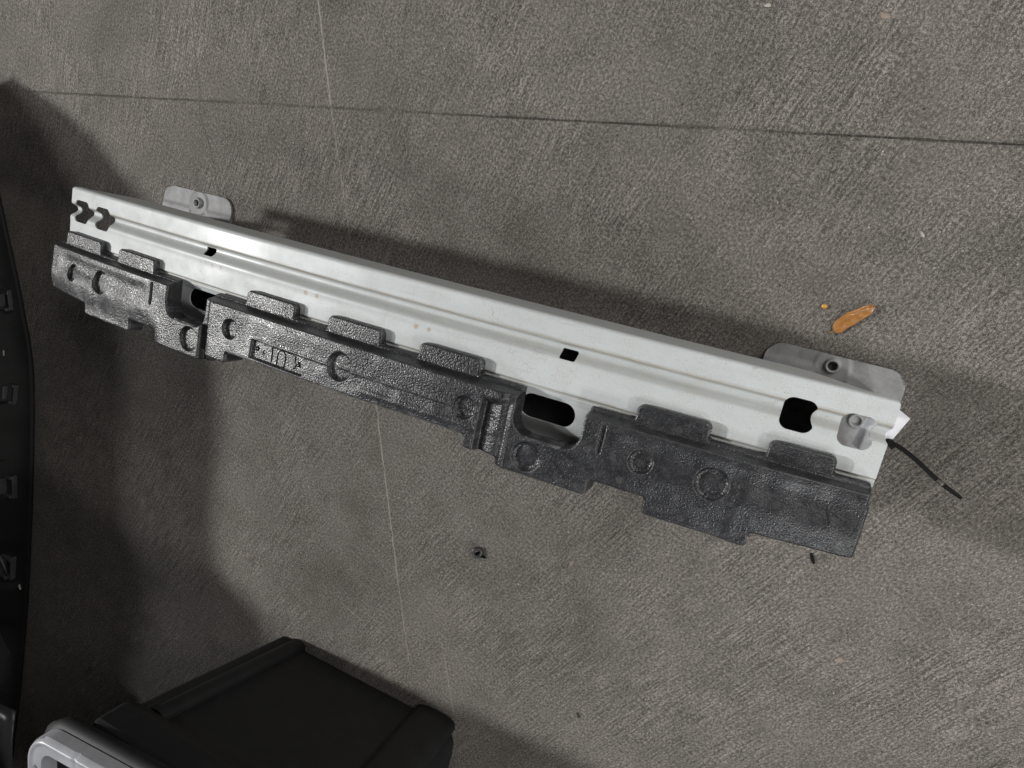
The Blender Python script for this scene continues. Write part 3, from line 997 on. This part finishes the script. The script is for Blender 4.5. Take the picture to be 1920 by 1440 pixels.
# handle standing above the left corner: silver loop on a black collar
def handle():
    zc = 0.450
    def P(x, y, z):
        return (x - TO.x, y - TO.y, z)
    ang = math.radians(5.8)
    ux, uy = Vector((math.cos(ang), math.sin(ang))), Vector((-math.sin(ang), math.cos(ang)))
    O = Vector((-0.325, -0.733))         # outer left upper corner of the loop (before rounding)
    # outline of loop in local (u to the right, v upward negative)
    def sdf(u, v):
        d = sd_box(u, v, 0.0, 0.34, -0.30, 0.0, 0.045)
        d = np.maximum(d, -sd_box(u, v, 0.030, 0.30, -0.262, -0.024, 0.022))
        d = np.maximum(d, -sd_box(u, v, 0.012, 0.023, -0.16, -0.052, 0.0054))
        return d
    h = 0.0028
    us, vs = np.arange(-0.006, 0.346, h), np.arange(-0.306, 0.006, h)
    def zf(u, v, sd):
        outer = sd_box(u, v, 0.0, 0.34, -0.30, 0.0, 0.045)
        z = np.full_like(u, 0.0)
        z = z + 0.0035 * np.exp(-((outer + 0.006) / 0.003) ** 2)
        z = z - 0.006 * sstep(-0.004, 0.0, outer)
        z = z - 0.003 * np.exp(-((u - 0.105) / 0.003) ** 2) * 0.6
        return z + zc
    o = sheet('handle', -0.006, 0.346, -0.306, 0.006, h, sdf, zf, lambda a, b, c: zc - 0.024, M_SILVER, tote)
    me = o.data
    co = np.zeros(len(me.vertices) * 3)
    me.vertices.foreach_get('co', co)
    co = co.reshape(-1, 3)
    X = O.x + ux.x * co[:, 0] + uy.x * co[:, 1] - TO.x
    Y = O.y + ux.y * co[:, 0] + uy.y * co[:, 1] - TO.y
    me.vertices.foreach_set('co', np.stack([X, Y, co[:, 2]], 1).ravel())
    me.update()
    # black collar under the loop
    V, F = [], []
    rings = [(0.394, 0.004), (0.402, -0.006), (zc - 0.030, -0.010), (zc - 0.0245, 0.004)]
    n = 0
    for z, ins in rings:
        pts = []
        for (cu, cv, a0, rr) in ((0.34 - 0.045, -0.045, 0, 0.045), (0.045, -0.045, 90, 0.045), (0.045, -0.255, 180, 0.045), (0.295, -0.255, 270, 0.045)):
            for k in range(6):
                a = math.radians(a0 + 18 * k)
                u, v = cu + (rr - ins) * math.cos(a), cv + (rr - ins) * math.sin(a)
                p = O + ux * u + uy * v
                pts.append((p.x - TO.x, p.y - TO.y, z))
        n = len(pts)
        V += pts
    for i in range(len(rings) - 1):
        for k in range(n):
            k2 = (k + 1) % n
            F.append((i * n + k, i * n + k2, (i + 1) * n + k2, (i + 1) * n + k))
    F.append(tuple((len(rings) - 1) * n + k for k in range(n)))
    F.append(tuple(range(n))[::-1])
    mesh_obj('handle_collar', V, F, M_BLACK, tote)
    bm = bmesh.new()
    box_bm(bm, -0.262 - TO.x, 0.02 - TO.x, -1.0 - TO.y, -0.716 - TO.y, 0.335, 0.398, 0.010)
    bm_obj('handle_mount', bm, M_BLACK, tote)
handle()

# ------------------------------------------------------------------ black bumper cover standing along the left edge
cover = thing('bumper_cover', 'black plastic bumper cover standing on edge along the left side', 'bumper cover', (-1.0, -0.7, 0))
CB = [(-1.300, 0.200), (-1.235, 0.127), (-1.112, -0.139), (-1.050, -0.285), (-1.004, -0.433), (-0.985, -0.693), (-0.980, -0.904), (-0.980, -1.052), (-0.993, -1.341), (-1.03, -1.70), (-1.13, -2.05)]
def cr_path(P, n):
    P = [Vector(p) for p in P]
    out = []
    for i in range(len(P) - 1):
        p0, p1, p2, p3 = P[max(i - 1, 0)], P[i], P[i + 1], P[min(i + 2, len(P) - 1)]
        for k in range(n):
            t = k / n
            out.append(0.5 * ((2 * p1) + (p2 - p0) * t + (2 * p0 - 5 * p1 + 4 * p2 - p3) * t * t + (3 * p1 - p0 - 3 * p2 + p3) * t ** 3))
    out.append(P[-1])
    return out
CP = cr_path(CB, 14)
def cover_height(y):
    # tall in the middle, falls away to the wing tip
    ks = [(-2.1, 0.35), (-1.5, 0.52), (-1.12, 0.66), (-1.0, 0.60), (-0.86, 0.68), (-0.74, 0.66), (-0.69, 0.53), (-0.60, 0.50), (-0.45, 0.51), (-0.25, 0.52), (-0.16, 0.52), (-0.05, 0.45), (0.03, 0.36), (0.09, 0.30), (0.15, 0.20), (0.21, 0.10)]
    return float(np.interp(y, [a for a, b in ks], [b for a, b in ks])) * 0.80
def build_cover():
    V, F = [], []
    prof = [(-0.050, 0.001), (-0.030, 0.010), (-0.008, 0.016), (-0.004, 0.021), (-0.009, 0.027), (-0.022, 0.033), (-0.026, 0.046), (-0.044, 0.060), (-0.050, 0.11), (-0.062, 0.22), (-0.055, 0.34), (-0.030, 0.50)]
    m = len(prof)
    N = len(CP)
    for i, p in enumerate(CP):
        a, b = CP[max(i - 1, 0)], CP[min(i + 1, N - 1)]
        t = (b - a).normalized()
        nrm = Vector((-t.y, t.x))
        if nrm.x < 0:
            nrm = -nrm
        s = cover_height(p.y) / 0.40
        step = 0.006 * (1 if int(i / 9) % 2 else 0)
        for o, z in prof:
            zz = z if z <= 0.06 else 0.06 + (z - 0.06) * s * 1.0
            q = p + nrm * (o - (step if 0.03 < z < 0.07 else 0))
            V.append((q.x + 1.0, q.y + 0.7, zz))
    for i in range(N - 1):
        for j in range(m - 1):
            F.append((i * m + j, (i + 1) * m + j, (i + 1) * m + j + 1, i * m + j + 1))
    o = mesh_obj('cover_shell', V, F, M_BUMPER, cover)
    md = o.modifiers.new('thickness', 'SOLIDIFY')
    md.thickness = 0.003
    md.offset = 1.0
build_cover()
M_CLIP = simple('dark_grey_clip', (0.075, 0.076, 0.080), 0.35)
M_PALE = simple('pale_plastic_scrap', (0.50, 0.50, 0.47), 0.5)
for q, (cx, cy, k_) in enumerate(((-1.040, -0.475, 1.0), (-1.030, -0.700, 1.15), (-1.022, -0.905, 1.25), (-1.072, -0.27, 0.9))):
    bm = bmesh.new()
    T = Matrix.Translation((cx + 1.0, cy + 0.7, 0.048)) @ Matrix.Rotation(0.12 * math.sin(q * 2.3), 4, 'Z') @ Matrix.Scale(k_, 4)
    box_bm(bm, -0.014, 0.014 + 0.004 * (q % 2), -0.026, -0.018, 0, 0.012, 0.002, T)
    box_bm(bm, -0.010, 0.018, 0.014, 0.021, 0, 0.009, 0.002, T)
    box_bm(bm, -0.006, 0.001, -0.018, 0.014, 0.002, 0.018, 0.002, T)
    box_bm(bm, -0.020, -0.006, -0.008, -0.002, 0.004, 0.020, 0.0015, T)
    box_bm(bm, -0.018, -0.006, 0.004, 0.008, 0.002, 0.012, 0.001, T)
    box_bm(bm, 0.015, 0.019, -0.026, 0.022, -0.004, 0.006, 0.001, T @ Matrix.Rotation(0.1 * (q - 1), 4, 'Z'))
    bm_obj('retaining_clip', bm, M_CLIP, cover)
V, F = tube([(-0.035, -0.185, 0.070), (-0.012, -0.172, 0.074), (0.000, -0.196, 0.070), (0.002, -0.222, 0.062)], [0.003, 0.005, 0.004, 0.002], 7, 0.4)
mesh_obj('bent_clip_arm', V, F, simple('grey_clip_arm', (0.16, 0.16, 0.165), 0.4), cover)
for (px, py, pz_, a_, b_, rz) in ((-0.063, 0.310, 0.055, 0.0050, 0.0065, 0.2), (0.006, -0.262, 0.035, 0.0018, 0.0065, 0.5)):
    bm = bmesh.new()
    box_bm(bm, -a_, a_, -b_, b_, -0.002, 0.002, 0.0012, Matrix.Translation((px, py, pz_)) @ Matrix.Rotation(rz, 4, 'Z'))
    bm_obj('pale_scrap', bm, M_PALE, cover)
for py in (-0.56, -0.36, -0.14, -0.08, 0.06, 0.20):
    bm = bmesh.new()
    box_bm(bm, -0.085, -0.036, py - 0.002, py + 0.002, 0.030, 0.085, 0.001)
    bm_obj('stiffening_rib', bm, M_BUMPER, cover)

# dark glossy panel edge in the bottom left corner
def corner_panel():
    o = thing('car_trim', 'dark glossy curved plastic trim piece in the bottom left corner', 'trim piece', (-0.72, -1.20, 0))
    V, F = [], []
    n, m = 15, 12
    for i in range(n):
        a = i / (n - 1)
        for j in range(m):
            b = j / (m - 1)
            x = -0.735 - 0.34 * a + 0.042 * math.sin(b * math.pi) - 0.03 * b
            y = -1.075 - 0.30 * b + 0.01 * a
            z = 0.200 * (1 - a ** 3) + 0.020 * math.sin(b * 5 + a * 3)
            z = max(z, 0.004)
            V.append((x + 0.72, y + 1.20, z))
    for i in range(n - 1):
        for j in range(m - 1):
            F.append((i * m + j, (i + 1) * m + j, (i + 1) * m + j + 1, i * m + j + 1))
    p = mesh_obj('trim_skin', V, F, M_GLOSS, o)
    md = p.modifiers.new('thickness', 'SOLIDIFY')
    md.thickness = 0.004
corner_panel()
